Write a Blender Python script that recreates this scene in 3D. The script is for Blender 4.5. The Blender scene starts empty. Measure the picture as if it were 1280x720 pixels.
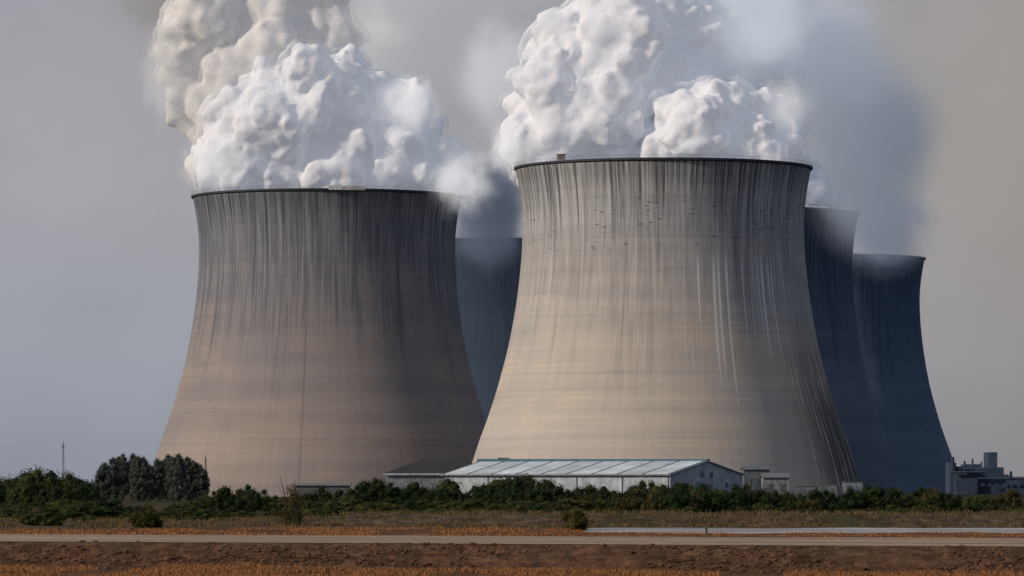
import bpy, bmesh, math, random
import numpy as np
from mathutils import Vector, noise as mn
random.seed(7); np.random.seed(7)
S = bpy.context.scene; COL = S.collection
F = 5763.0; HY = 603.0; CH = 6.0
def mpp(d): return d / F
def at(px, py, d): return Vector(((px-640)*d/F, d, CH+(HY-py)*d/F))
def PX(px, d): return (px-640)*d/F

# ---------------------------------------------------------------- helpers
def link(o, parent=None):
    COL.objects.link(o)
    if parent: o.parent = parent
    return o
def tag(o, label=None, cat=None, group=None, kind=None):
    if label: o['label'] = label
    if cat: o['category'] = cat
    if group: o['group'] = group
    if kind: o['kind'] = kind
    return o
def empty(name, loc=(0,0,0), rz=0):
    o = bpy.data.objects.new(name, None); o.location = loc; o.rotation_euler = (0,0,rz)
    return link(o)
def mesh(name, V, Fc, mat, parent=None, smooth=False):
    me = bpy.data.meshes.new(name); me.from_pydata([tuple(v) for v in V], [], [tuple(f) for f in Fc]); me.update()
    if smooth: me.polygons.foreach_set('use_smooth', [True]*len(me.polygons))
    if mat: me.materials.append(mat)
    return link(bpy.data.objects.new(name, me), parent)
class MB:
    def __init__(s): s.V=[]; s.F=[]
    def box(s, x0,x1,y0,y1,z0,z1):
        b=len(s.V); s.V += [(x,y,z) for z in (z0,z1) for (x,y) in ((x0,y0),(x1,y0),(x1,y1),(x0,y1))]
        s.F += [tuple(b+i for i in f) for f in ((0,3,2,1),(4,5,6,7),(0,1,5,4),(1,2,6,5),(2,3,7,6),(3,0,4,7))]
        return s
    def poly(s, pts): b=len(s.V); s.V+=list(pts); s.F.append(tuple(range(b,b+len(pts)))); return s
    def prism(s, prof, x0, x1):   # profile in (y,z), extruded along x
        b=len(s.V); n=len(prof)
        s.V += [(x0,y,z) for y,z in prof]+[(x1,y,z) for y,z in prof]
        for i in range(n): j=(i+1)%n; s.F.append((b+i,b+j,b+n+j,b+n+i))
        s.F.append(tuple(b+i for i in range(n))[::-1]); s.F.append(tuple(b+n+i for i in range(n)))
        return s
    def tube(s, p0, p1, r0, r1=None, n=8):
        r1 = r0 if r1 is None else r1
        p0=Vector(p0); p1=Vector(p1); d=(p1-p0).normalized()
        u=d.orthogonal().normalized(); w=d.cross(u); b=len(s.V)
        for p,r in ((p0,r0),(p1,r1)):
            for i in range(n):
                a=2*math.pi*i/n; s.V.append(tuple(p+(u*math.cos(a)+w*math.sin(a))*r))
        for i in range(n): j=(i+1)%n; s.F.append((b+i,b+j,b+n+j,b+n+i))
        s.F.append(tuple(b+i for i in range(n))[::-1]); s.F.append(tuple(b+n+i for i in range(n)))
        return s
    def build(s, name, mat, parent=None, smooth=False): return mesh(name, s.V, s.F, mat, parent, smooth)

# ---------------------------------------------------------------- node helper
class G:
    def __init__(s, name):
        s.m = bpy.data.materials.new(name); s.m.use_nodes=True; s.nt=s.m.node_tree; s.nt.nodes.clear()
        s.out = s.nt.nodes.new('ShaderNodeOutputMaterial')
    def n(s, t, ins=None, **pr):
        nd = s.nt.nodes.new(t)
        for k,v in pr.items(): setattr(nd,k,v)
        for k,v in (ins or {}).items(): s.set(nd.inputs[k], v)
        return nd
    def set(s, sock, v):
        if isinstance(v, bpy.types.NodeSocket): s.nt.links.new(v, sock)
        else:
            if hasattr(sock.default_value,'__len__') and not hasattr(v,'__len__'): v=(v,)*len(sock.default_value)
            if hasattr(v,'__len__') and len(sock.default_value)==4 and len(v)==3: v=tuple(v)+(1,)
            sock.default_value = v
    def math(s, op, a, b=0, c=0, clamp=False):
        nd=s.n('ShaderNodeMath', operation=op, use_clamp=clamp)
        for i,v in enumerate((a,b,c)): s.set(nd.inputs[i], v)
        return nd.outputs[0]
    def mr(s, v, a,b,c=0,d=1, smooth=True):
        nd=s.n('ShaderNodeMapRange', {0:v,1:a,2:b,3:c,4:d}, interpolation_type='SMOOTHSTEP' if smooth else 'LINEAR'); return nd.outputs[0]
    def mix(s, f,a,b, bt='MIX'):
        nd=s.n('ShaderNodeMix', data_type='RGBA', blend_type=bt)
        s.set(nd.inputs[0],f); s.set(nd.inputs[6],a); s.set(nd.inputs[7],b); return nd.outputs[2]
    def noise(s, vec, sc=1, det=4, ro=.55, col=False, dist=0):
        nd=s.n('ShaderNodeTexNoise', {'Scale':sc,'Detail':det,'Roughness':ro,'Distortion':dist}); s.nt.links.new(vec, nd.inputs['Vector'])
        return nd.outputs['Color' if col else 'Fac']
    def xyz(s, x,y,z=0): return s.n('ShaderNodeCombineXYZ',{0:x,1:y,2:z}).outputs[0]
    def sep(s, v): nd=s.n('ShaderNodeSeparateXYZ',{0:v}); return nd.outputs[0],nd.outputs[1],nd.outputs[2]
    def pos(s): return s.n('ShaderNodeNewGeometry').outputs['Position']
    def obj(s): return s.n('ShaderNodeTexCoord').outputs['Object']
    def ramp(s, f, stops):
        nd=s.n('ShaderNodeValToRGB',{0:f}); cr=nd.color_ramp
        while len(cr.elements)<len(stops): cr.elements.new(.5)
        for e,(p,c) in zip(cr.elements, stops): e.position=p; e.color=tuple(c)+(1,)
        return nd.outputs[0]
    def bump(s, h, st=.5, dist=1): return s.n('ShaderNodeBump',{'Height':h,'Strength':st,'Distance':dist}).outputs[0]
    def surf(s, color, rough=.85, bump=None, spec=.2, metal=0):
        p=s.n('ShaderNodeBsdfPrincipled',{'Base Color':color,'Roughness':rough,'Metallic':metal,'Specular IOR Level':spec})
        if bump is not None: s.nt.links.new(bump,p.inputs['Normal'])
        s.nt.links.new(p.outputs[0], s.out.inputs[0]); return s.m
def plain(name, c, rough=.7, var=.25, sc=.6, metal=0):
    g=G(name); p=g.obj(); nz=g.noise(p,sc,5); x,y,z=g.sep(p)
    st=g.noise(g.xyz(g.math('MULTIPLY',x,2.2),g.math('MULTIPLY',y,2.2),g.math('MULTIPLY',z,.25)),1,4)
    f=g.math('MULTIPLY',nz,st); f=g.mr(f,.12,.42)
    dk=tuple(v*(1-var*1.6) for v in c); lt=tuple(min(1,v*(1+var*.4)) for v in c)
    return g.surf(g.mix(f,dk,lt), rough, g.bump(nz,.2,.1), metal=metal)

# ---------------------------------------------------------------- world, sun, camera
AZ=math.radians(65); EL=math.radians(25)
w=bpy.data.worlds.new("World"); S.world=w; w.use_nodes=True; nt=w.node_tree; nt.nodes.clear()
def wn(t,**k):
    n_=nt.nodes.new(t)
    for a,b in k.items(): setattr(n_,a,b)
    return n_
sky=wn('ShaderNodeTexSky', sky_type='NISHITA', sun_disc=False, sun_elevation=EL, sun_rotation=math.radians(180)+AZ, air_density=1.5, dust_density=4, ozone_density=2)
tc=wn('ShaderNodeTexCoord'); sp=wn('ShaderNodeSeparateXYZ'); nt.links.new(tc.outputs['Generated'],sp.inputs[0])
mr=wn('ShaderNodeMapRange'); mr.inputs[1].default_value=-1; mr.inputs[2].default_value=1; nt.links.new(sp.outputs[0],mr.inputs[0])
rx=wn('ShaderNodeValToRGB'); nt.links.new(mr.outputs[0],rx.inputs[0])
K=11.6
def setr(r,st):
    while len(r.color_ramp.elements)<len(st): r.color_ramp.elements.new(.5)
    for e,(p,c) in zip(r.color_ramp.elements,st): e.position=p; e.color=tuple(c)+(1,)
setr(rx,[(0,(.31,.34,.41)),(.40,(.345,.355,.41)),(.445,(.37,.376,.42)),(.5,(.36,.365,.40)),(.555,(.345,.322,.318)),(.68,(.27,.31,.40)),(1,(.20,.26,.37))])
mz=wn('ShaderNodeMapRange'); mz.inputs[1].default_value=-.005; mz.inputs[2].default_value=.11; nt.links.new(sp.outputs[2],mz.inputs[0])
rz_=wn('ShaderNodeValToRGB'); nt.links.new(mz.outputs[0],rz_.inputs[0])
setr(rz_,[(0,(.76,.81,.89)),(.25,(.93,.96,1)),(.6,(1.03,1.02,1.01)),(1,(.95,.94,.95))])
nz=wn('ShaderNodeTexNoise'); nz.inputs['Scale'].default_value=22; nz.inputs['Detail'].default_value=3; nt.links.new(tc.outputs['Generated'],nz.inputs['Vector'])
nr=wn('ShaderNodeMapRange'); nr.inputs[1].default_value=.3; nr.inputs[2].default_value=.7; nr.inputs[3].default_value=.93; nr.inputs[4].default_value=1.07; nt.links.new(nz.outputs['Fac'],nr.inputs[0])
def wmul(a,b):
    m=wn('ShaderNodeMix',data_type='RGBA',blend_type='MULTIPLY'); m.inputs[0].default_value=1
    nt.links.new(a,m.inputs[6])
    if isinstance(b,float): m.inputs[7].default_value=(b,b,b,1)
    else: nt.links.new(b,m.inputs[7])
    return m.outputs[2]
haze=wmul(wmul(rx.outputs[0],rz_.outputs[0]),nr.outputs[0])
sc=wn('ShaderNodeVectorMath',operation='SCALE'); sc.inputs['Scale'].default_value=K; nt.links.new(haze,sc.inputs[0])
mx=wn('ShaderNodeMix',data_type='RGBA'); mx.inputs[0].default_value=.86
nt.links.new(sky.outputs[0],mx.inputs[6]); nt.links.new(sc.outputs[0],mx.inputs[7])
bg=wn('ShaderNodeBackground'); bg.inputs[1].default_value=.09; nt.links.new(mx.outputs[2],bg.inputs[0])
wo=wn('ShaderNodeOutputWorld'); nt.links.new(bg.outputs[0],wo.inputs[0])
sl=bpy.data.lights.new('sun','SUN'); sl.energy=3.2; sl.angle=math.radians(5); sl.color=(1,.865,.72)
so=link(bpy.data.objects.new('sun',sl)); so.location=(-300,-200,400)
sd=Vector((-math.sin(AZ)*math.cos(EL), -math.cos(AZ)*math.cos(EL), math.sin(EL)))
so.rotation_euler=sd.to_track_quat('Z','Y').to_euler()
cam=bpy.data.cameras.new('camera'); cam.sensor_width=36; cam.lens=36*F/1280; cam.shift_y=(HY-360)/1280; cam.clip_start=1; cam.clip_end=60000
co=link(bpy.data.objects.new('camera',cam)); co.location=(0,0,CH); co.rotation_euler=(math.pi/2,0,0); S.camera=co
S.view_settings.view_transform='Standard'; S.view_settings.look='None'; S.view_settings.exposure=0

# ---------------------------------------------------------------- ground
def lerp(a,b,t): return a+(b-a)*t
def ss(a,b,t): t=max(0,min(1,(t-a)/(b-a))); return t*t*(3-2*t)
def skew(x,yr):
    wgt = ss(250,390,yr)*(1-ss(505,560,yr))
    return -0.4*max(-90,min(90,x))*wgt
def height(x,yr):
    z=0
    nz1=mn.noise(Vector((x*.05,yr*.05,0)))
    if yr<=447:
        t=ss(438,447,yr); z=-2.4*(1-t)
        bankw=max(0,1-abs(yr-442)/6.5)
        z+= bankw*(.9*mn.noise(Vector((x*.07,yr*.5,3)))+.6*mn.noise(Vector((x*.30,yr*.9,7)))+.4*mn.noise(Vector((x*.9,yr*1.3,1))))
        z+= (1-t)*(.35*nz1+.22*mn.noise(Vector((x*.3,yr*.3,2)))+.1*mn.noise(Vector((x*.9,yr*.9,5))))
        z=min(z,.02) if yr>444 else z
    elif yr>520:
        z+= .12*nz1*ss(520,530,yr)
    dh=lerp(.55,1.55,ss(-38,-18,x))
    z+= dh*ss(634,641,yr)*(1-ss(660,700,yr)) + .35*mn.noise(Vector((x*.12,yr*.3,9)))*ss(632,641,yr)*(1-ss(660,700,yr))
    e1=9*mn.noise(Vector((x*.06,1,4)))+4*mn.noise(Vector((x*.3,1,4))); e2=9*mn.noise(Vector((x*.1,7,4)))
    c=ss(6,14,x)*ss(550+e1,554+e1,yr)*(1-ss(616+e2,628+e2*.5,yr))
    z-= .5*c*(.55+1.3*abs(mn.noise(Vector((x*.05,yr*.03,12)))))
    return z
ys=[-400,0,200,300,340,370]+[375+i*2.5 for i in range(22)]+[430+i*.6 for i in range(30)]+[448.2,455,470,490,510,518]+[522+i*1.5 for i in range(30)]+[570,580,590,600]+[606+i for i in range(40)]+[650,660,670,685,700,740,800,880,960,1100,1300,1600,2000,2600,3400,5000,8000,14000,24000]
xs=[-20000,-6000,-2000,-800,-350,-180,-120,-95]+[-80+i*.45 for i in range(356)]+[95,120,180,350,800,2000,6000,20000]
V=[];Fc=[]
for y in ys:
    for x in xs: V.append((x, y+skew(x,y), height(x,y)))
nx=len(xs)
for j in range(len(ys)-1):
    for i in range(nx-1): a=j*nx+i; Fc.append((a,a+1,a+nx+1,a+nx))
g=G('dry field'); P=g.pos(); X,Y,Z=g.sep(P)
xc=g.math('MINIMUM',g.math('MAXIMUM',X,-90),90)
wy=g.math('SUBTRACT',1,g.mr(Y,505,560))
yr=g.math('ADD',Y,g.math('MULTIPLY',g.math('MULTIPLY',xc,.4),wy))
n_w=g.noise(g.xyz(g.math('MULTIPLY',X,.04),g.math('MULTIPLY',Y,.01)),1,5)
yw=g.math('ADD',yr,g.math('MULTIPLY',g.math('SUBTRACT',n_w,.5),g.mr(Y,470,700,14,140)))
t=g.math('DIVIDE',g.math('SUBTRACT',yw,380),1000)
ora=(.27,.10,.038); orb=(.16,.067,.03); soil=(.135,.066,.040); tan=(.20,.135,.085); olive=(.065,.06,.03); dk=(.03,.036,.018)
base=g.ramp(t,[(0,ora),(.035,orb),(.048,(.12,.053,.029)),(.067,soil),(.0695,tan),(.13,tan),(.142,ora),(.20,orb),(.245,(.13,.085,.055)),(.262,(.11,.088,.065)),(.29,(.08,.07,.035)),(.34,(.17,.10,.05)),(.42,olive),(.60,(.12,.08,.04)),(.9,dk)])
fine=g.noise(g.xyz(g.math('MULTIPLY',X,.9),g.math('MULTIPLY',Y,.35),g.math('MULTIPLY',Z,1.2)),1,8,.7)
med=g.noise(g.xyz(g.math('MULTIPLY',X,.12),g.math('MULTIPLY',Y,.04)),1,5,.6)
c=g.mix(g.mr(med,.35,.65),base,g.mix(.6,base,(.035,.03,.018)))
c=g.mix(g.mr(fine,.3,.7,0,1),g.mix(.40,c,(.01,.008,.006)),g.mix(.10,c,(.5,.36,.23)))
furrow=g.noise(g.xyz(g.math('MULTIPLY',X,.4),g.math('MULTIPLY',Y,.5),g.math('MULTIPLY',Z,1.8)),1,7,.68)
grn=g.noise(g.xyz(g.math('MULTIPLY',X,.06),g.math('MULTIPLY',Y,.02),3),1,5,.6)
c=g.mix(g.math('MULTIPLY',g.mr(grn,.50,.60),g.mr(Y,520,640,0,.75)),c,(.045,.052,.022))
c=g.mix(g.mr(furrow,.40,.66,0,.7),c,(.036,.02,.013))
c=g.mix(g.mr(furrow,.45,.30,0,.35),c,(.23,.13,.08))
mat=g.surf(c,.95,g.bump(g.math('ADD',fine,furrow),.9,.5),spec=.05)
tag(mesh('ground',V,Fc,mat,smooth=True),'flat dry field with orange grass and dark soil bank','ground',kind='structure')

def ico(n):
    bm=bmesh.new(); bmesh.ops.create_icosphere(bm,subdivisions=n,radius=1); bm.verts.ensure_lookup_table()
    a=np.array([v.co[:] for v in bm.verts]); f=np.array([[v.index for v in f.verts] for f in bm.faces]); bm.free(); return a,f
IV1,IF1=ico(1); IV,IF=ico(2); IV3,IF3=ico(3)
rs=np.random.RandomState(21); Vs=[];Fs=[];n=0
for i in range(12000):
    x=rs.uniform(-62,62); yr_=rs.triangular(434,441,447.2); 
    if mn.noise(Vector((x*.07,yr_*.3,5)))<-.15: continue
    s=.05+.22*rs.random()**3; v=IV1*(1+rs.uniform(-.3,.3,(len(IV1),1)))*np.array((s*1.4,s,s*.65))+np.array((x,yr_+skew(x,yr_),height(x,yr_)+s*.05)); Vs.append(v); Fs.append(IF1+n); n+=len(v)
g=G('earth clods'); P=g.pos(); f_=g.noise(P,1.2,5)
tag(mesh('soil_clods',np.concatenate(Vs).tolist(),np.concatenate(Fs).tolist(),g.surf(g.mix(g.mr(f_,.35,.65),(.06,.031,.02),(.14,.072,.045)),.95,spec=.05)),'loose brown clods of earth on the bank below the road','soil',kind='stuff')

# road
V=[];Fc=[];rxs=[-600,-200]+[-95+i*2.5 for i in range(77)]+[200,600]; rys=[447.6,450,456,464,474,486,498,508,513]
for y in rys:
    for x in rxs: V.append((x,y+skew(x,y)+(1.2*mn.noise(Vector((x*.08,y,1))) if y==447.6 else (7*mn.noise(Vector((x*.03,y,1))) if y==513 else 0)), .03))
nx=len(rxs)
for j in range(len(rys)-1):
    for i in range(nx-1): a=j*nx+i; Fc.append((a,a+1,a+nx+1,a+nx))
g=G('pale gravel'); P=g.pos(); X,Y,Z=g.sep(P)
yr=g.math('ADD',Y,g.math('MULTIPLY',X,.4))
tr=g.noise(g.xyz(g.math('MULTIPLY',X,.012),g.math('MULTIPLY',yr,.22)),1,5,.6)
fn=g.noise(g.xyz(g.math('MULTIPLY',X,.3),g.math('MULTIPLY',yr,.3)),1,7,.7)
c=g.mix(g.mr(tr,.35,.65),(.19,.135,.095),(.42,.335,.255)); c=g.mix(g.mr(fn,.35,.7,0,.6),c,(.13,.085,.06))
tag(mesh('road',V,Fc,g.surf(c,.95,g.bump(fn,.5,.2),spec=.05)),'pale gravel road running across the front of the field','road',kind='structure')

# canal water
g=G('sky toned water'); P=g.pos(); X,Y,Z=g.sep(P)
wv=g.noise(g.xyz(g.math('MULTIPLY',X,.05),g.math('MULTIPLY',Y,.05)),1,5)
mat=g.surf(g.mix(g.mr(wv,.38,.62),(.19,.18,.175),(.36,.355,.365)),.75,g.bump(wv,.6,.4),spec=.12)  # pale base colour stands in for sky reflected off ripples
V=[];Fc=[]
cx=[5,14,30,50,90,160,400]; cy=[536,560,585,605,633]
for y in cy:
    for x in cx: V.append((x,y,-.15))
for j in range(len(cy)-1):
    for i in range(len(cx)-1): a=j*len(cx)+i; Fc.append((a,a+1,a+len(cx)+1,a+len(cx)))
tag(mesh('water',V,Fc,mat),'pale strip of canal water below the brown bank','water',kind='structure')

# ---------------------------------------------------------------- cooling towers
PROF=[(0,79.6),(7,77.6),(14,75.5),(22.8,72.6),(30,69.9),(38.6,67.0),(46,64.8),(54.4,62.5),(62,60.7),(70,59.2),(78,57.9),(86,56.9),(94,56.1),(102,55.7),(108,55.6),(114,55.9),(120,56.6),(126,57.6),(130,58.4)]
def rad(z):
    for (a,ra),(b,rb) in zip(PROF,PROF[1:]):
        if z<=b: return lerp(ra,rb,(z-a)/(b-a))
    return PROF[-1][1]
def concrete(name, warm, cool, dark, topdark=.8, streak=.6, white=0, ribs=.25, band=.3, seed=0, pale=None):
    g=G(name); uv=g.n('ShaderNodeUVMap').outputs[0]; u,v,_=g.sep(uv)
    m=lambda a,b:g.math('MULTIPLY',a,b)
    blot=g.noise(g.xyz(m(u,.022),m(v,.03),seed),1,5,.6)
    ring=g.noise(g.xyz(m(u,.008),m(v,.14),seed+3),1,5,.55)
    ring2=g.noise(g.xyz(m(u,.004),m(v,.8),seed+5),1,2,.5)
    s1=g.noise(g.xyz(m(u,.30),m(v,.010),seed+1),1,4,.6)
    s2=g.noise(g.xyz(m(u,.9),m(v,.030),seed+2),1,4,.6)
    s3=g.noise(g.xyz(m(u,.11),m(v,.012),seed+9),1,4,.6)
    patch=g.noise(g.xyz(m(u,.035),m(v,.02),seed+31),1,4,.6)
    top=g.mr(v,35,122,0,1); top2=g.mr(g.math('ADD',v,g.mr(s3,.3,.7,-25,25)),45,118,0,1)
    c=g.mix(g.mr(blot,.35,.65),warm,g.mix(.5,warm,cool))
    c=g.mix(m(top,.9),c,cool)
    if pale: c=g.mix(m(g.mr(v,96,112),.6),c,pale)
    c=g.mix(m(g.mr(ring,.42,.64),m(g.mr(patch,.3,.6,.3,1),band)),c,tuple(x*.66 for x in cool))
    c=g.mix(m(g.mr(ring,.50,.36,0,1),m(g.mr(patch,.6,.4,.3,1),band*.8)),c,tuple(min(1,x*1.2) for x in warm))
    c=g.mix(m(g.mr(ring2,.52,.62),.10),c,dark)
    c=g.mix(m(g.mr(s1,.44,.64),g.math('ADD',m(top2,streak),streak*.09)),c,dark)
    c=g.mix(m(g.mr(s2,.44,.60),m(g.mr(patch,.35,.6,.35,1),g.math('ADD',m(top2,streak),streak*.08))),c,dark)
    c=g.mix(m(g.mr(s2,.48,.34),m(top2,.42)),c,tuple(x*1.6 for x in cool))
    c=g.mix(m(g.mr(s3,.50,.68),m(g.mr(v,60,110),.25)),c,dark)
    dn=g.noise(g.xyz(m(u,.7),seed+7.3,0),1,5,.8)
    ln=g.mr(dn,.40,.74,.5,34,)
    dr=g.math('SUBTRACT',v,g.math('SUBTRACT',130,ln)); drm=g.mr(dr,-3,10,0,topdark)
    drm=m(drm,g.mr(s2,.3,.6,.3,1))
    c=g.mix(drm,c,tuple(x*.5 for x in dark))
    if white:
        sv=g.n('ShaderNodeTexVoronoi',{'Vector':g.xyz(m(u,.22),m(v,.6),seed),'Scale':1,'Randomness':.6}).outputs['Distance']
        sn=g.noise(g.xyz(m(u,.06),m(v,.3),seed+4),1,3)
        c=g.mix(m(m(g.mr(sv,.28,.14),g.mr(sn,.47,.55)),m(m(g.mr(v,92,98),g.math('SUBTRACT',1,g.mr(v,112,120))),.7)),c,tuple(x*.45 for x in dark))
        win=m(g.mr(u,2,8),g.math('SUBTRACT',1,g.mr(u,46,62)))
        wnz=g.noise(g.xyz(m(u,.75),m(v,.004),seed+12),1,2,.5)
        vv=g.noise(g.xyz(m(u,.5),0,seed+15),1,2)
        win=m(win,m(g.mr(v,g.mr(vv,.3,.7,15,65),g.mr(vv,.3,.7,40,85)),g.math('SUBTRACT',1,g.mr(v,84,98))))
        c=g.mix(m(m(g.mr(wnz,.57,.64),win),white),c,(.60,.61,.62))
        lowst=m(g.mr(u,36,66),g.math('SUBTRACT',1,g.mr(v,25,85)))
        c=g.mix(m(m(g.mr(s2,.34,.50),lowst),.95),c,tuple(x*.4 for x in dark))
    rib=g.math('SINE',m(u,2*math.pi/2.9)); rib=g.mr(rib,.4,1.0)
    c=g.mix(m(rib,ribs),c,dark)
    h=g.math('ADD',m(rib,.15),g.math('ADD',m(s2,top2),ring2))
    return g.surf(c,.92,g.bump(h,.2,.3),spec=.1)
rimmat=plain('rim steel and concrete',(.05,.055,.065),.8)
def tower(px,d,mat,label,rmat=rimmat,nseg=160,zmin=0):
    x0=PX(px,d); root=empty('cooling_tower',(x0,d,0)); tag(root,label,'cooling tower')
    zs=[130*i/64 for i in range(65)]
    V=[];Fc=[]
    rows=[(z,rad(z),z) for z in zs]+[(130,57.5,130)]+[(z,rad(z)-.9,z) for z in (126,118,108,95,80,60,40,20,0)]
    for z,r,v in rows:
        for i in range(nseg+1):
            th=-math.pi+2*math.pi*i/nseg
            V.append((r*math.sin(th),-r*math.cos(th),z))
    for j in range(len(rows)-1):
        for i in range(nseg): a=j*(nseg+1)+i; Fc.append((a,a+1,a+nseg+2,a+nseg+1))
    o=mesh('shell',V,Fc,mat,root,smooth=True)
    ul=o.data.uv_layers.new(name='UVMap'); co_=np.zeros(len(o.data.loops)*2)
    for p in o.data.polygons:
        for li in p.loop_indices:
            vi=o.data.loops[li].vertex_index; j,i=divmod(vi,nseg+1)
            co_[li*2]=(-math.pi+2*math.pi*i/nseg)*58; co_[li*2+1]=rows[j][2]
    ul.data.foreach_set('uv',co_)
    prof=[(58.3,129.2),(59.1,129.6),(59.1,130.4),(57.3,130.4),(57.3,130.05)]
    V=[];Fc=[]
    for r,z in prof:
        for i in range(nseg): th=2*math.pi*i/nseg; V.append((r*math.sin(th),-r*math.cos(th),z))
    for j in range(len(prof)-1):
        for i in range(nseg): k=(i+1)%nseg; Fc.append((j*nseg+i,j*nseg+k,(j+1)*nseg+k,(j+1)*nseg+i))
    mesh('rim_collar',V,Fc,rmat,root,smooth=False)
    mb=MB()
    for i in range(96):
        a=2*math.pi*i/96; b=2*math.pi*(i+1)/96; p=Vector((58.8*math.sin(a),-58.8*math.cos(a),0)); q=Vector((58.8*math.sin(b),-58.8*math.cos(b),0))
        mb.tube(p+Vector((0,0,130.4)),p+Vector((0,0,131.5)),.04,n=4); mb.tube(p+Vector((0,0,131.5)),q+Vector((0,0,131.5)),.04,n=4)
    mb.build('guard_rail',rmat,root)
    return root
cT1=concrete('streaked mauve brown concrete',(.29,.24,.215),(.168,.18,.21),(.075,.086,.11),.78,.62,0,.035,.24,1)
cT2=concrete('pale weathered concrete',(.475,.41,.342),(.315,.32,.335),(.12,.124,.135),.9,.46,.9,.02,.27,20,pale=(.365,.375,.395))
cT3=concrete('shade tinted slate concrete',(.10,.125,.175),(.075,.098,.145),(.035,.052,.085),.5,.7,0,.05,.35,40)  # shade and distance haze are mixed into this base colour
cT4=concrete('haze tinted blue concrete',(.095,.132,.195),(.068,.10,.158),(.042,.066,.112),.4,.7,0,.05,.3,60)  # bluer tint paints the distance haze into the concrete
cT5=concrete('shade tinted blue concrete',(.05,.075,.118),(.044,.066,.105),(.033,.05,.08),.3,.4,0,.05,.25,80)  # colour darkened and blued to paint in shade and haze
rimb=plain('haze tinted rim concrete',(.10,.13,.19),.8)  # rim blue carries the painted haze of the rear towers
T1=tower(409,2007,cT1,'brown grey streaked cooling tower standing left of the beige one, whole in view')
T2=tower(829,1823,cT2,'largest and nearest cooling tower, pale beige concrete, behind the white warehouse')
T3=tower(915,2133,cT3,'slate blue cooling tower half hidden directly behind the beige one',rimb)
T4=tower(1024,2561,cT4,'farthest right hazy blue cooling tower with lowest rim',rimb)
T5=tower(622,2400,cT5,'smoky dark blue cooling tower in the gap between the brown and beige ones',plain('shade tinted rim',(.05,.065,.09)))  # rim tint holds the same painted shade as its shell
steel=plain('dark steel',(.07,.07,.075),.6); lsteel=plain('light galvanised steel',(.55,.56,.58),.5); ladm=plain('weathered ladder steel',(.17,.155,.145),.7)
mb=MB(); th=-.115
for i in range(30):
    z0=2+i*2.4; z1=z0+2.4
    for s in(-.004,.004):
        r0=rad(z0)+.2; r1=rad(z1)+.2
        mb.tube((r0*math.sin(th+s),-r0*math.cos(th+s),z0),(r1*math.sin(th+s),-r1*math.cos(th+s),z1),.025,n=4)
    for q in range(3):
        z=z0+q*.8; r=rad(z)+.2; mb.tube((r*math.sin(th-.004),-r*math.cos(th-.004),z),(r*math.sin(th+.004),-r*math.cos(th+.004),z),.02,n=4)
mb.build('ladder',ladm,T1)
mb=MB()
for i in range(8):
    a=.05+i*.033; b=a+.031
    mb.poly([(59.6*math.sin(a),-59.6*math.cos(a),129.6),(59.6*math.sin(b),-59.6*math.cos(b),129.6),(59.6*math.sin(b),-59.6*math.cos(b),131.2),(59.6*math.sin(a),-59.6*math.cos(a),131.2)])
mb.build('rim_screen',lsteel,T1)
a=-.77; mb=MB(); cx_,cy_=58.6*math.sin(a),-58.6*math.cos(a)
mb.box(cx_-1.6,cx_+1.6,cy_-1,cy_+1,130.7,132.6).box(cx_-1.9,cx_+1.9,cy_-1.3,cy_+1.3,132.6,132.8); mb.build('rim_hut',plain('hut grey',(.22,.2,.18)),T2)

# ---------------------------------------------------------------- steam
def rdir(): 
    v=np.random.normal(size=3); return v/np.linalg.norm(v)
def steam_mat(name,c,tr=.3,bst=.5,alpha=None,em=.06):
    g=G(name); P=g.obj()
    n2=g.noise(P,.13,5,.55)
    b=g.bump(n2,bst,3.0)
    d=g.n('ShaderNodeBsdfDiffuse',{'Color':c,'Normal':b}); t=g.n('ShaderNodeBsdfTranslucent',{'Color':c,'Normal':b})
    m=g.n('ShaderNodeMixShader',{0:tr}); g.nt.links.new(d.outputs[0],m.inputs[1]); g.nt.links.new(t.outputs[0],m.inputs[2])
    # bluish emission stands in for multiple scattering and lifts the cloud's shadows
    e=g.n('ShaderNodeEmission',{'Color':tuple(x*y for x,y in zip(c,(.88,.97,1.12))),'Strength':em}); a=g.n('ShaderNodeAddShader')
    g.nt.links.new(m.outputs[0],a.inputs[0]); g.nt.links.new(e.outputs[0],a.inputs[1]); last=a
    if alpha:
        an=g.noise(P,.06,4,.55); tp=g.n('ShaderNodeBsdfTransparent'); mm=g.n('ShaderNodeMixShader',{0:g.mr(an,.44,.68,0,alpha)})
        g.nt.links.new(tp.outputs[0],mm.inputs[1]); g.nt.links.new(a.outputs[0],mm.inputs[2]); last=mm
    g.nt.links.new(last.outputs[0],g.out.inputs[0]); return g.m
tx=bpy.data.textures.new('puff','CLOUDS'); tx.noise_scale=7; tx.noise_depth=3
tx2=bpy.data.textures.new('wisp','CLOUDS'); tx2.noise_scale=11; tx2.noise_depth=3
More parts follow.
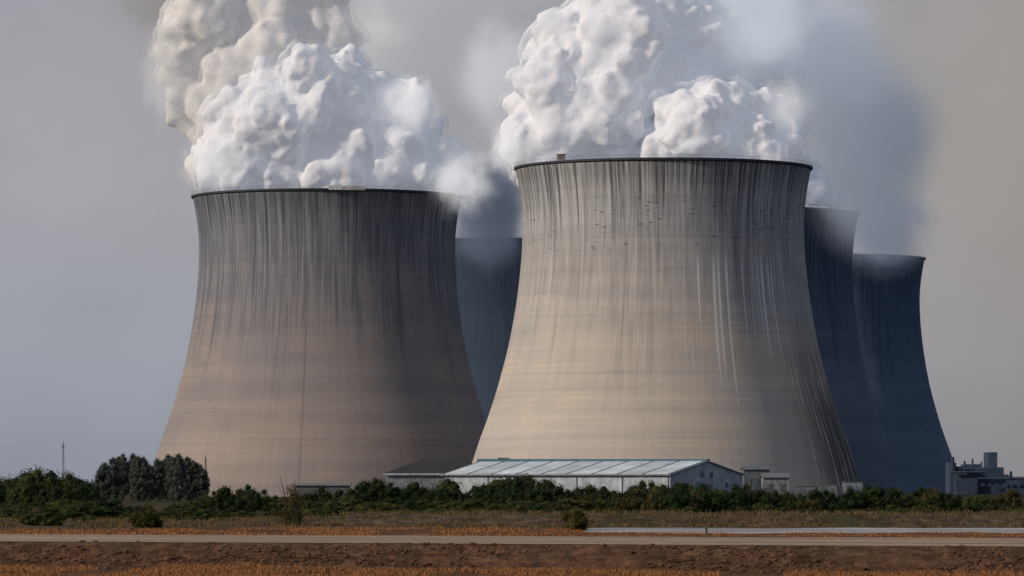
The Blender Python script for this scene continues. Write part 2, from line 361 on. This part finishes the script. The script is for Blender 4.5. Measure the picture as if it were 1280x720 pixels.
def billow(name,d0,puffs,mat,parent,vox=1.1,kids=15,gk=8,ggk=4,dsp=14,sm=3,veil=None):
    lv=[[],[],[]]
    def out(): 
        v=rdir()
        if v[1]>.45: v[1]*=-1
        return v
    for (px,py,rp) in puffs:
        k=mpp(d0); r=rp*k; c=np.array(at(px,py,d0)); c[1]+=random.uniform(-dsp,dsp)
        lv[0].append((c,r*.88))
        for _ in range(kids):
            r2=r*random.uniform(.28,.55); c2=c+out()*r*.72
            lv[0].append((c2,r2))
            for _ in range(gk):
                r3=r2*random.uniform(.32,.52); c3=c2+out()*r2*.84; lv[1].append((c3,r3))
                for _ in range(ggk):
                    r4=r3*random.uniform(.35,.55); lv[2].append((c3+out()*r3*.88,r4))
    Vs=[];Fs=[];n=0
    for L,(iv,fi) in zip(lv,((IV3,IF3),(IV,IF),(IV1,IF1))):
        for c,r in L: Vs.append(iv*r+c); Fs.append(fi+n); n+=len(iv)
    V=np.concatenate(Vs)-np.array(parent.location); Fc=np.concatenate(Fs)
    me=bpy.data.meshes.new(name); me.vertices.add(len(V)); me.vertices.foreach_set('co',V.ravel())
    me.loops.add(len(Fc)*3); me.loops.foreach_set('vertex_index',Fc.ravel()); me.polygons.add(len(Fc)); me.polygons.foreach_set('loop_start',np.arange(0,len(Fc)*3,3)); me.update(calc_edges=True)
    me.materials.append(mat); o=link(bpy.data.objects.new(name,me),parent)
    m=o.modifiers.new('r','REMESH'); m.mode='VOXEL'; m.voxel_size=vox; m.use_smooth_shade=True
    m=o.modifiers.new('s','SMOOTH'); m.factor=.5; m.iterations=sm
    m=o.modifiers.new('d','DISPLACE'); m.texture=tx; m.strength=2.0; m.mid_level=.5; m.texture_coords='LOCAL'
    if veil:
        me2=me.copy(); me2.materials.clear(); me2.materials.append(veil); v=link(bpy.data.objects.new('wispy_veil',me2),parent)
        m=v.modifiers.new('r','REMESH'); m.mode='VOXEL'; m.voxel_size=1.8; m.use_smooth_shade=True
        m=v.modifiers.new('s','SMOOTH'); m.factor=.5; m.iterations=4
        m=v.modifiers.new('d','DISPLACE'); m.texture=tx2; m.strength=7; m.mid_level=.22; m.texture_coords='LOCAL'
    return o
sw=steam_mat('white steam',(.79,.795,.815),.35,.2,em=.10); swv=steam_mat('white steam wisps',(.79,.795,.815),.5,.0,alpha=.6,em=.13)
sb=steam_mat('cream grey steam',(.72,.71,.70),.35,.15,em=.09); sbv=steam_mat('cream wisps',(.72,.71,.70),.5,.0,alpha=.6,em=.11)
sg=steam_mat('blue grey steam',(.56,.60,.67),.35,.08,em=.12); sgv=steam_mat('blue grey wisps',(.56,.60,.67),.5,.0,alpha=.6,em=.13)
def vol(name,px,py,d,rxp,ryp,dep,col,dens,parent,lum=.3,sc=1.6,thr=.42,soft=.35,det=3):
    g=G(name+' material'); P=g.obj(); ln=g.n('ShaderNodeVectorMath',{0:P},operation='LENGTH').outputs['Value']
    nzv=g.noise(g.n('ShaderNodeVectorMath',{0:P,1:(px*.013,py*.017,d*.003)},operation='ADD').outputs[0],sc,det,.62); fall=g.mr(ln,1.0,.2); nn=g.mr(g.math('ADD',nzv,g.math('MULTIPLY',fall,.3)),thr+.1,thr+.1+soft)
    de=g.math('MULTIPLY',g.math('MULTIPLY',fall,nn),dens)
    pv=g.n('ShaderNodeVolumePrincipled',{'Color':col,'Density':de,'Anisotropy':0.0,'Emission Color':col,'Emission Strength':g.math('MULTIPLY',de,lum)}); g.nt.links.new(pv.outputs[0],g.out.inputs['Volume'])  # vapour glows by density, in place of light scattered many times
    try: g.m.cycles.volume_step_rate=3
    except Exception as ex: print('no step rate',ex)
    o=mesh(name,IV.tolist(),IF.tolist(),g.m,parent)
    c=at(px,py,d)-Vector(parent.location); o.location=c; k=mpp(d); o.scale=(rxp*k,dep,ryp*k); return o
def plume(px,d,label): 
    e=empty('steam_plume',(PX(px,d),d,128)); return tag(e,label,'steam')
W_=(.87,.87,.885)
p1=plume(409,2007,'white billowing steam pouring from the brown streaked cooling tower')
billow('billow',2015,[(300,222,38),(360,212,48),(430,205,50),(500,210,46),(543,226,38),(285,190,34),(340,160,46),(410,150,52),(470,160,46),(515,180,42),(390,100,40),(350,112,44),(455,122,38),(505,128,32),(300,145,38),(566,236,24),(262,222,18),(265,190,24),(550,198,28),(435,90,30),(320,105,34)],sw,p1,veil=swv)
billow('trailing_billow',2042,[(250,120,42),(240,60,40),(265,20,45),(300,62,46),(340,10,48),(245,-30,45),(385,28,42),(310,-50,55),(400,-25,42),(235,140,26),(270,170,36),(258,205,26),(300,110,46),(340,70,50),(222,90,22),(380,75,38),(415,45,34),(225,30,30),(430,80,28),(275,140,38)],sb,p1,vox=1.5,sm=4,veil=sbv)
vol('vapour',540,70,2230,215,190,60,(.66,.68,.72),.055,p1,.27,sc=1.7,thr=.36)
vol('vapour',190,0,2200,85,80,50,(.50,.48,.47),.035,p1,.22)
vol('vapour',576,228,1975,62,60,20,(.86,.87,.89),.085,p1,.50,sc=2.2)
vol('vapour',455,45,2035,80,85,22,(.78,.78,.79),.08,p1,.40,sc=2.0)
vol('vapour',205,90,2030,45,100,16,(.78,.765,.75),.07,p1,.40,sc=2.4)
vol('vapour',510,130,2000,60,60,18,W_,.08,p1,.55,sc=2.3)
vol('vapour',258,205,1995,45,55,16,W_,.06,p1,.52,sc=2.3)
p2=plume(829,1823,'white billowing steam rising from the beige cooling tower')
billow('billow',1840,[(685,178,42),(655,190,24),(720,150,50),(690,105,46),(740,80,54),(705,50,44),(780,52,50),(765,130,50),(820,30,46),(648,165,22),(657,214,16),(740,190,38),(800,182,38),(675,140,38),(642,185,16),(760,10,40),(820,80,44),(655,230,9),(865,50,40),(850,105,42),(890,90,36),(900,40,30)],sw,p2,veil=swv)
billow('billow',1822,[(870,165,42),(930,168,44),(970,165,32),(850,142,30),(900,138,34),(950,142,28),(985,190,20),(830,185,28),(880,190,36),(950,190,36),(978,135,16),(880,118,15),(925,115,14),(960,122,12),(1003,198,10)],sw,p2,vox=1.0,veil=swv)
billow('trailing_billow',1890,[(890,20,50),(870,-20,52),(920,85,40),(840,110,40),(800,0,50),(940,50,42),(970,20,40),(975,80,28)],sg,p2,vox=1.6,sm=8,ggk=2,veil=sgv)
vol('vapour',940,40,1845,110,105,34,(.66,.71,.78),.11,p2,.42,sc=1.8,thr=.36)
vol('vapour',1020,65,1880,120,120,40,(.56,.61,.70),.12,p2,.34,sc=1.8,thr=.34)
vol('vapour',1085,175,2010,125,170,55,(.40,.46,.56),.065,p2,.25,sc=1.6,thr=.32)
vol('vapour',622,95,1880,75,100,26,(.74,.76,.80),.08,p2,.38,sc=1.7,thr=.36)
vol('vapour',632,185,1820,38,55,14,W_,.08,p2,.53,sc=2.4)
vol('vapour',985,130,1815,50,55,16,W_,.05,p2,.48,sc=2.4)
p3=plume(915,2133,'bluish steam drifting from the slate blue cooling tower behind the beige one')
billow('billow',2133,[(1020,238,20),(1008,225,26),(1042,250,12),(985,215,34)],sg,p3,vox=1.3,sm=4,veil=sgv)
vol('vapour',1060,210,2160,95,90,36,(.46,.53,.64),.06,p3,.30,thr=.36)
p4=plume(1024,2561,'thin blue haze of steam over the farthest right cooling tower')
vol('vapour',1105,285,2470,95,75,30,(.33,.40,.53),.08,p4,.22,thr=.36)
p5=plume(622,2400,'grey smoky steam rising in the gap between the two nearest towers')
vol('vapour',612,265,2300,72,95,36,(.22,.27,.37),.12,p5,.18,thr=.34)

# ---------------------------------------------------------------- foliage
def leaf_mat(name,a,b,c_=None):
    g=G(name); P=g.pos(); n1=g.noise(P,.9,3); n2=g.noise(P,.12,3)
    c=g.mix(g.mr(n1,.35,.65),a,b); c=g.mix(g.mr(n2,.4,.65,0,.5),c,c_ or b)
    d=g.n('ShaderNodeBsdfDiffuse',{'Color':c}); t=g.n('ShaderNodeBsdfTranslucent',{'Color':c}); m=g.n('ShaderNodeMixShader',{0:.2})
    g.nt.links.new(d.outputs[0],m.inputs[1]); g.nt.links.new(t.outputs[0],m.inputs[2]); g.nt.links.new(m.outputs[0],g.out.inputs[0]); return g.m
Ld=leaf_mat('dark leaves',(.013,.022,.011),(.030,.045,.019),(.022,.036,.018))
Lm=leaf_mat('mid green leaves',(.024,.037,.014),(.057,.074,.026),(.06,.062,.026))
Lo=leaf_mat('olive leaves',(.04,.04,.017),(.085,.08,.033),(.085,.065,.028))
Lb=leaf_mat('haze tinted far leaves',(.044,.055,.050),(.084,.099,.084),(.067,.079,.070))  # distance haze is painted into this greyed leaf colour
bark=plain('bark',(.07,.05,.035))
def leaves(w,h,n,leaf,seed,nc=26,base=.0,col=False,sparse=False,csz=(.10,.22)):
    rs=np.random.RandomState(seed); V=[];Fc=[]
    cl=[]; lump=rs.uniform(.5,1.0,8)
    for i in range(nc):
        for _ in range(50):
            p=rs.uniform(-1,1,3)
            if np.linalg.norm(p)<1: break
        p=p/max(np.linalg.norm(p),.01)*np.linalg.norm(p)**.5
        an=int((math.atan2(p[1],p[0])/math.pi+1)*4)%8; hh=1 if col else lump[an]
        if col: zz=base*h+(h*(1-base))*(.5+.46*p[2]); wr=w/2*(.75+.25*math.sin(math.pi*min(1,max(0,zz/h))**.8))
        else: zz=(h*hh)*(.42+.5*p[2]); wr=w/2*(1.0 if zz<h*.6 else .9)
        cl.append((p[0]*wr*.8,p[1]*wr*.8,max(zz,h*.06),min(w,h)*rs.uniform(*csz)*(.8 if sparse else 1)))
    for i in range(n):
        c=cl[rs.randint(nc)]; dv=rs.normal(size=3); dv/=np.linalg.norm(dv); rr=c[3]*rs.uniform(.55,1.35)
        p=np.array(c[:3])+dv*rr; p[2]=max(p[2],.03)
        a=rs.normal(size=3); a[2]+=.5; a/=np.linalg.norm(a); b=np.cross(a,dv+rs.normal(size=3)*.5); b/=max(np.linalg.norm(b),1e-3)
        L=leaf*rs.uniform(.6,1.5); k=len(V)
        V+= [tuple(p-a*L*.5),tuple(p+b*L*.27),tuple(p+a*L*.5),tuple(p-b*L*.27)]; Fc.append((k,k+1,k+2,k+3))
    if not sparse:
        for c in cl:
            k=len(V); V+=[tuple(np.array(c[:3])+v*c[3]*.68*(1+.25*rs.uniform(-1,1))) for v in IV]; Fc+=[tuple(f+k) for f in IF]
    me=bpy.data.meshes.new('foliage'); me.from_pydata(V,[],Fc); me.update(); return me
def stems(h,w,n,seed,r=.08):
    rs=random.Random(seed); mb=MB()
    for i in range(n):
        a=rs.uniform(0,6.28); q=Vector((math.cos(a)*w*.25*rs.random(),math.sin(a)*w*.25*rs.random(),0)); p=q*.2
        mid=p.lerp(q,.4)+Vector((0,0,h*.45)); end=q*rs.uniform(1,1.8)+Vector((0,0,h*rs.uniform(.75,.95)))
        mb.tube(p-Vector((0,0,.2)),mid,r,r*.7,5); mb.tube(mid,end,r*.7,r*.2,5)
    me=bpy.data.meshes.new('stem'); me.from_pydata(mb.V,[],mb.F); me.materials.append(bark); return me
protos=[]
for i in range(10):
    me=leaves([7.5,10,6.5,9,12][i%5],6,5200,.28,100+i,nc=30+i*4,csz=(.06,.19)); st=stems(6,7,6,i,.09); protos.append((me,st))
matv={}
def mesh_with(me,mat):
    k=(me.name,mat.name)
    if k not in matv: m=me.copy(); m.materials.clear(); m.materials.append(mat); matv[k]=m
    return matv[k]
def plant(name,loc,sx,sz,me,st,mat,label,cat,group=None,rz=None,parts=('foliage','stem')):
    e=empty(name,loc,random.uniform(0,6.28) if rz is None else rz); tag(e,label,cat,group); 
    a=bpy.data.objects.new(parts[0],mesh_with(me,mat)); link(a,e); b=bpy.data.objects.new(parts[1],st); link(b,e)
    a.scale=b.scale=(sx,sx,sz); return e
env=[(-30,588),(20,585),(60,584),(85,589),(102,600),(116,628),(250,628),(262,606),(290,597),(325,600),(345,620),(380,611),(435,606),(470,597),(500,603),(550,598),(592,606),(612,592),(650,588),(685,592),(708,605),(740,597),(775,603),(800,596),(860,597),(900,604),(930,601),(990,607),(1050,610),(1090,604),(1130,610),(1170,607),(1210,613),(1310,616)]
def topy(px):
    for (a,ya),(b,yb) in zip(env,env[1:]):
        if px<=b: return lerp(ya,yb,(px-a)/(b-a))
    return 620
SEC=((115,'dark green bush in the tall clump at the left edge of the field','shrubs of the clump at the left edge'),(345,'dark green bush below the brown grey cooling tower','shrubs below the brown tower'),(545,'low green bush in the hedge left of the white warehouse','hedge shrubs left of the warehouse'),(705,'bushy shrub hiding the left half of the white warehouse wall','hedge shrubs hiding the warehouse wall'),(945,'dark green shrub in the hedge before the warehouse gable end','hedge shrubs before the gable end'),(9000,'low green shrub in the hedge right of the white warehouse','hedge shrubs right of the warehouse'))
def sect(px):
    for lim,l,g_ in SEC:
        if px<lim: return l,g_
rows=[]
px=-30
while px<1305: rows.append((px,random.uniform(890,975),0)); px+=random.uniform(6,22)
px=-20
while px<1305: rows.append((px,random.uniform(1000,1120),1)); px+=random.uniform(13,24)
for px,d,row in rows:
    top=topy(px)+(random.choice([random.uniform(-8,6),random.uniform(2,24)]) if row==0 else random.uniform(-2,9))
    if 112<px<258 and row==1: continue
    ht=max(.9,CH+(HY-top)*d/F)
    i=random.randrange(10); me,st=protos[i]; s=ht/6; sx=s*random.uniform(.8,1.35)
    if ht<2.8: sx*=1.5
    mt=random.choice([Ld,Ld,Lm]) if px<260 else random.choice([Ld,Lm,Ld,Lm,Ld,Lo] if row==0 else [Ld,Ld,Lm])
    l,g_=sect(px); plant('shrub',(PX(px,d),d,-.1),sx,s,me,st,mt,l,'shrub',g_)
rr=random.Random(11)
for q in range(180):
    px=rr.uniform(-15,1300) if q<100 else rr.choice([rr.uniform(-10,130),rr.uniform(380,720)]); d=rr.uniform(700,880) if px>430 else rr.uniform(630,880)
    if px>430 and d<720: d=730
    ht=rr.uniform(.6,2.3)*(1.6 if 400<px<720 or px<150 else 1.15)
    me,st=protos[rr.randrange(10)]; s=ht/6
    plant('shrub',(PX(px,d),d,-.1),s*1.6*rr.uniform(.9,1.8),s,me,st,rr.choice([Lm,Lo,Lm,Ld]),'small low scrub bush dotted over the field in front of the hedge','shrub','low scrub bushes in the field')
def single(px,pyb,pyt,wpx,mat,label,name='shrub',seed=5,n=3000,leaf=.3,sparse=False,zb=None):
    d=CH*F/(pyb-HY); k=mpp(d); h=(pyb-pyt)*k; w_=wpx*k
    me=leaves(w_,h,n,leaf,seed,nc=34 if not sparse else 26,sparse=sparse,base=.12 if sparse else 0); st=stems(h,w_,9 if sparse else 5,seed,.07)
    plant(name,(PX(px,d),d,-.05),1,1,me,st,mat,label,'shrub' if name=='shrub' else 'tree',parts=('foliage','stem') if name=='shrub' else ('crown','trunk'),rz=0)
single(182,661,628,46,leaf_mat('deep leaves',(.03,.036,.013),(.06,.06,.022)),'round dark olive bush standing alone on the dry grass at left',seed=51,leaf=.22,n=5000)
single(717,662,630,36,leaf_mat('yellow green leaves',(.045,.048,.012),(.10,.09,.03)),'round yellowish green bush standing alone beside the canal end',seed=52,leaf=.22,n=5000)
single(362,658,590,48,Lo,'sparse twiggy sapling standing in the field below the brown cooling tower',name='sapling_tree',seed=53,n=2600,leaf=.25,sparse=True)
pp=[(leaves(6.8,14.5,8000,.38,200+i,nc=85,base=.0,col=True,csz=(.09,.19)),None) for i in range(4)]
def trunkmesh(h,seed):
    rs=random.Random(seed); mb=MB(); mb.tube((0,0,-.2),(0,0,h*.5),.28,.18,7); mb.tube((0,0,h*.5),(.1,0,h*.93),.18,.05,6)
    for i in range(7):
        z=h*rs.uniform(.15,.7); a=rs.uniform(0,6.28); mb.tube((0,0,z),(math.cos(a)*1.3,math.sin(a)*1.3,z+h*.16),.09,.03,5)
    me=bpy.data.meshes.new('trunk'); me.from_pydata(mb.V,[],mb.F); me.materials.append(bark); return me
tm=trunkmesh(14.5,3)
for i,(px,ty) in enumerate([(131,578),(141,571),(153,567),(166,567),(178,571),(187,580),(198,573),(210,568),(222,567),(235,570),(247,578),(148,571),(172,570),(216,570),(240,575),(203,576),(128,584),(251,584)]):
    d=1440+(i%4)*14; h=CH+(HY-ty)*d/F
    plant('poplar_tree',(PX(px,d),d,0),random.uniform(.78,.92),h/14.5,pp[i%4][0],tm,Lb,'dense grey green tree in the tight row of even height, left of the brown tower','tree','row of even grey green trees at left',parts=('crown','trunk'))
# far tree line
rs=np.random.RandomState(3); V=[];Fc=[]
for i in range(9000):
    x=rs.uniform(-600,600); y=3400+rs.uniform(0,80); hmax=7+5*mn.noise(Vector((x*.02,0,0)))+3*mn.noise(Vector((x*.15,0,4))); z=rs.uniform(0,max(2,hmax)); p=np.array((x,y,z))
    a=rs.normal(size=3); a/=np.linalg.norm(a); b=rs.normal(size=3); b/=np.linalg.norm(b); k=len(V); L=2.2
    V+=[tuple(p-a*L),tuple(p+b*L),tuple(p+a*L)]; Fc.append((k,k+1,k+2))
tag(mesh('far_woodland',V,Fc,leaf_mat('haze tinted woodland',(.10,.12,.145),(.13,.15,.17))),'hazy far off line of woodland along the horizon','woodland',kind='stuff')  # blue-grey leaf colour has the far haze painted in

# dry grass tufts
def tufts(n,fx,fy,hr,seed,th=-.12,canal=False):
    rs=np.random.RandomState(seed); V=[];Fc=[]
    for i in range(n):
        x=rs.uniform(*fx); yr_=rs.uniform(*fy)
        if mn.noise(Vector((x*.12,yr_*.05,seed)))<th: continue
        y=yr_+skew(x,yr_); z=height(x,yr_)
        if canal and z<-.14: continue
        hs=.6 if canal and x>6 and yr_<566 else 1
        for _ in range(3):
            h=rs.uniform(*hr)*hs; a=rs.uniform(-.25,.25); b=rs.uniform(-.2,.2); wd=rs.uniform(.03,.07); xo=x+rs.uniform(-.25,.25)
            k=len(V); V+=[(xo-wd,y,z-.03),(xo+wd,y+rs.uniform(-.1,.1),z-.03),(xo+a*h*2,y+b*h,z+h)]; Fc.append((k,k+1,k+2))
    return V,Fc
g=G('dry grass blades'); P=g.pos(); n1=g.noise(P,.25,4); n2=g.noise(P,4,2)
gm=g.surf(g.mix(g.mr(n2,.35,.65,0,.6),g.mix(g.mr(n1,.38,.62),(.26,.10,.036),(.13,.06,.027)),(.34,.19,.09)),.9,spec=.05)
V,Fc=tufts(38000,(-60,60),(378,436),(.12,.5),1,-.1)
tag(mesh('dry_grass',V,Fc,gm),'orange dry grass along the bottom of the picture','grass',kind='stuff')
V,Fc=tufts(20000,(-75,75),(512,600),(.08,.36),2,-.02,True)
tag(mesh('dry_grass',V,Fc,gm),'orange dry grass strip behind the gravel road','grass',kind='stuff')
V,Fc=tufts(28000,(-95,95),(610,780),(.2,.65),3,-.1,True)
g=G('tan grass blades'); P=g.pos(); n1=g.noise(P,.3,3)
tag(mesh('field_grass',V,Fc,g.surf(g.mix(g.mr(n1,.35,.65),(.06,.06,.025),(.17,.105,.05)),.9,spec=.05)),'tan and olive grass on the low bank and field','grass',kind='stuff')

# ---------------------------------------------------------------- buildings
white=plain('white cladding',(.36,.41,.46),.6,.25,.3); roofw=plain('pale roof sheet',(.27,.31,.34),.6,.25,.15); seam=plain('roof seam',(.12,.145,.165)); blue=plain('blue trim',(.05,.15,.23),.5); glass=plain('dark glazing',(.10,.12,.14),.3); brown=plain('brown roof sheet',(.04,.037,.042),.8); grey=plain('grey wall',(.16,.18,.20)); bgrey=plain('haze tinted plant',(.045,.07,.118)); bdark=plain('dark plant openings',(.040,.062,.106)); bl2=plain('pale plant panel',(.054,.08,.13)); dimw=plain('dim white cladding',(.22,.25,.28))  # plant materials have distance haze mixed into their blue tint
d=1400
wh=empty('warehouse',(PX(838,d),d,0)); wh.rotation_euler=(0,0,-math.radians(36))
tag(wh,'long white warehouse with pale ribbed roof and white gable end at its right','warehouse')
L=86;W=40;EZ=8.3;RZ=12.3
MB().prism([(0,0),(W,0),(W,EZ),(W/2,RZ),(0,EZ)],-L,0).build('wall',white,wh)
r=MB(); r.prism([(-.8,EZ-.1),(W/2,RZ+.12),(W+.8,EZ-.1),(W+.8,EZ+.2),(W/2,RZ+.42),(-.8,EZ+.2)],-L-.6,.6); rf=r.build('roof',roofw,wh)
skyl=[plain('pale roof panel',(.58,.66,.71),.5,.25,.12),plain('greyer roof panel',(.47,.54,.59),.5,.25,.12)]
for i in range(10):
    x=-L+ i*L/9.0; x=min(x,-.2)
    MB().prism([(-.85,EZ+.22),(W/2,RZ+.44),(W/2,RZ+.54),(-.85,EZ+.32)],x-.3,x+.3).build('roof_seam',seam,rf)
for i in range(9):
    x=-L+(i+.5)*L/9
    MB().prism([(-.5,EZ+.28),(W/2-1.0,RZ+.24),(W/2-1.0,RZ+.31),(-.5,EZ+.35)],x-4.3,x+4.3).build('roof_panel',skyl[i%3==1],rf)
MB().box(-L-.6,.6,W/2-.9,W/2+.9,RZ+.35,RZ+.85).build('ridge_cap',blue,rf)
MB().box(-L-.6,.6,-1.1,-.8,EZ-.25,EZ+.15).build('gutter',grey,rf)
for i in range(6):
    x=-L+.3+i*17; MB().box(x-.12,x+.12,-.3,-.003,0,EZ-.3).build('downpipe',grey,wh)
for i in (2,7,12):
    x=-L+3+i*4.7; MB().box(x-1.6,x+1.2,-.12,-.004,0,4.4).build('roller_door',dimw,wh)
for y,zz in ((9,5.2),(31,5.2),(17.5,8.4),(22.5,8.4)):
    f=MB().box(.003,.14,y-.9,y+.9,zz-.7,zz+.7).build('window',grey,wh); MB().box(.145,.18,y-.75,y+.75,zz-.55,zz+.55).build('pane',glass,f)
MB().box(.003,.2,17,23,0,5.4).build('gable_door',grey,wh)
def simple(name,px0,px1,d,ze,zr,wd,wm,rm,label,cat,wins=4,rot=0,parts=None):
    x0,x1=PX(px0,d),PX(px1,d); cxm=(x0+x1)/2; e=empty(name,(cxm,d,0),rot); tag(e,label,cat); l=(x1-x0)/2
    MB().prism([(0,0),(wd,0),(wd,ze),(wd/2,zr),(0,ze)],-l,l).build('wall',wm,e)
    MB().prism([(-.6,ze-.1),(wd/2,zr+.1),(wd+.6,ze-.1),(wd+.6,ze+.2),(wd/2,zr+.4),(-.6,ze+.2)],-l-.5,l+.5).build('roof',rm,e)
    for i in range(wins):
        x=-l+(i+.5)*2*l/wins; f=MB().box(x-1,x+1,-.12,-.003,ze*.4,ze*.75).build('window',seam,e); MB().box(x-.85,x+.85,-.16,-.125,ze*.43,ze*.72).build('pane',glass,f)
    return e
def zz(py,d): return CH+(HY-py)*d/F
d=1470; e=empty('shed',(PX(532,d),d,0)); tag(e,'low shed with dark brown roof adjoining the white warehouse at its left end','shed'); l=PX(582,d)-PX(532,d); ze=zz(592,d); zr=zz(574,d)
MB().box(-l,l,0,34,0,ze).build('wall',dimw,e)
b=MB(); b.V=[(-l-.8,-.8,ze+.02),(l+.8,-.8,ze+.02),(l+.8,34.8,ze+.02),(-l-.8,34.8,ze+.02),(-l*.1,17,zr),(l+.8,17,zr)]; b.F=[(0,1,5,4),(1,2,5),(2,3,4,5),(3,0,4),(0,3,2,1)]; b.build('roof',brown,e)
MB().box(-l-.8,l+.8,-1,-.82,ze-.5,ze+.1).build('fascia',white,e)
for i in range(3):
    x=-l+4+i*8; MB().box(x-2,x+2,-.12,-.003,0,4.6).build('door',grey,e)
e=simple('warehouse_hall',598,872,1530,zz(581,1530),zz(575,1530),30,plain('teal cladding',(.06,.16,.23)),plain('blue roof',(.05,.13,.20)),'blue clad hall whose roof shows just above the white warehouse','warehouse',10,0)
MB().box(-30,-26,10,14,zz(578,1530),zz(572,1530)).build('roof_vent',grey,e)
simple('service_building',930,962,1560,zz(587,1560),zz(584,1560),14,plain('dull wall',(.13,.145,.165)),seam,'small grey flat building with dark windows just right of the warehouse gable','building',3)
simple('service_building',954,986,1500,zz(597,1500),zz(593,1500),12,plain('dull pale wall',(.20,.22,.245)),grey,'small pale annex in front of the grey flat building','building',2)
simple('low_store',368,437,1700,zz(607,1700),zz(605,1700),8,plain('dull grey wall',(.12,.12,.125)),grey,'long low grey store at the foot of the brown cooling tower','building',0)
for px,c,l,hh in ((1008,grey,'grey site cabin nearest the pale annex',608),(1034,grey,'small grey site cabin below the beige tower edge',606),(1066,dimw,'pale site cabin standing apart at the foot of the slate blue tower',603)):
    d=1500; x=PX(px,d); e=empty('site_cabin',(x,d,0)); tag(e,l,'cabin'); h=zz(hh,d)
    MB().box(-3.2,3.2,0,3,0,h).build('wall',c,e); MB().box(-3.4,3.4,-.2,3.2,h,h+.25).build('roof',seam,e)
    f=MB().box(-2,-.4,-.1,-.003,h*.5,h*.85).build('window',seam,e); MB().box(-1.8,-.6,-.14,-.105,h*.54,h*.81).build('pane',glass,f); MB().box(.8,1.8,-.1,-.003,0,h*.8).build('door',seam,e)
# power plant on the right
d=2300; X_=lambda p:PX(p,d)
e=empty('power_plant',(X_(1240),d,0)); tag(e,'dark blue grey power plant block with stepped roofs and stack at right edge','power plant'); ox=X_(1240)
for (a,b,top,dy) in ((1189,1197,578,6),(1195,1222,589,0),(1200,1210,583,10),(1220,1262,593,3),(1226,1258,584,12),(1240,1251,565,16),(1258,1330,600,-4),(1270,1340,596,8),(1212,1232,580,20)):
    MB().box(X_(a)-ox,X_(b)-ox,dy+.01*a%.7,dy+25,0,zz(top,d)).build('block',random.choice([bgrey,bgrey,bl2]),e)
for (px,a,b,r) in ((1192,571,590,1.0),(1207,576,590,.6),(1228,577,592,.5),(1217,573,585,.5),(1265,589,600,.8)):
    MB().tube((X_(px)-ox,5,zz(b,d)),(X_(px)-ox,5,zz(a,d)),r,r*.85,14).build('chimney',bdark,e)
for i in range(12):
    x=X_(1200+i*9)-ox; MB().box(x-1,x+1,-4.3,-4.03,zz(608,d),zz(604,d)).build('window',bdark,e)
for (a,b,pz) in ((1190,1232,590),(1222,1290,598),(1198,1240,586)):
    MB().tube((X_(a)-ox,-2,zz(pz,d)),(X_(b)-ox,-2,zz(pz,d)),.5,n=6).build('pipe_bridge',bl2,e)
# masts
def mast(px,pt,d,wd,label,name='lattice_mast'):
    h=zz(pt,d); e=empty(name,(PX(px,d),d,0)); tag(e,label,'mast'); mb=MB(); n=16
    for i in range(n):
        for a in range(3):
            f=lambda q,i: Vector((math.cos(q*2.094)*wd*(1-i/n*.6),math.sin(q*2.094)*wd*(1-i/n*.6),h*.93*i/n))
            mb.tube(f(a,i),f(a,i+1),.11,n=4); mb.tube(f(a,i),f(a+1,i+1),.07,n=4)
    mb.build('lattice',steel,e); MB().tube((0,0,h*.93),(0,0,h),.1,.06,5).build('antenna',steel,e)
    MB().box(-wd*1.5,wd*1.5,-.1,.1,h*.86,h*.87).build('crossarm',steel,e)
mast(79,549,2300,.7,'slim lattice mast on the horizon above the left bushes')
mast(257,568,1600,.35,'thin pole mast between the tree row and the brown tower')
e=empty('marker_post',(PX(883,535),535,0)); tag(e,'small dark marker post in the dry grass before the canal strip','post')
MB().tube((0,0,-.2),(0,0,.75),.14,.11,8).build('post',steel,e); MB().tube((0,0,.75),(0,0,1.0),.2,.08,8).build('post_cap',steel,e)
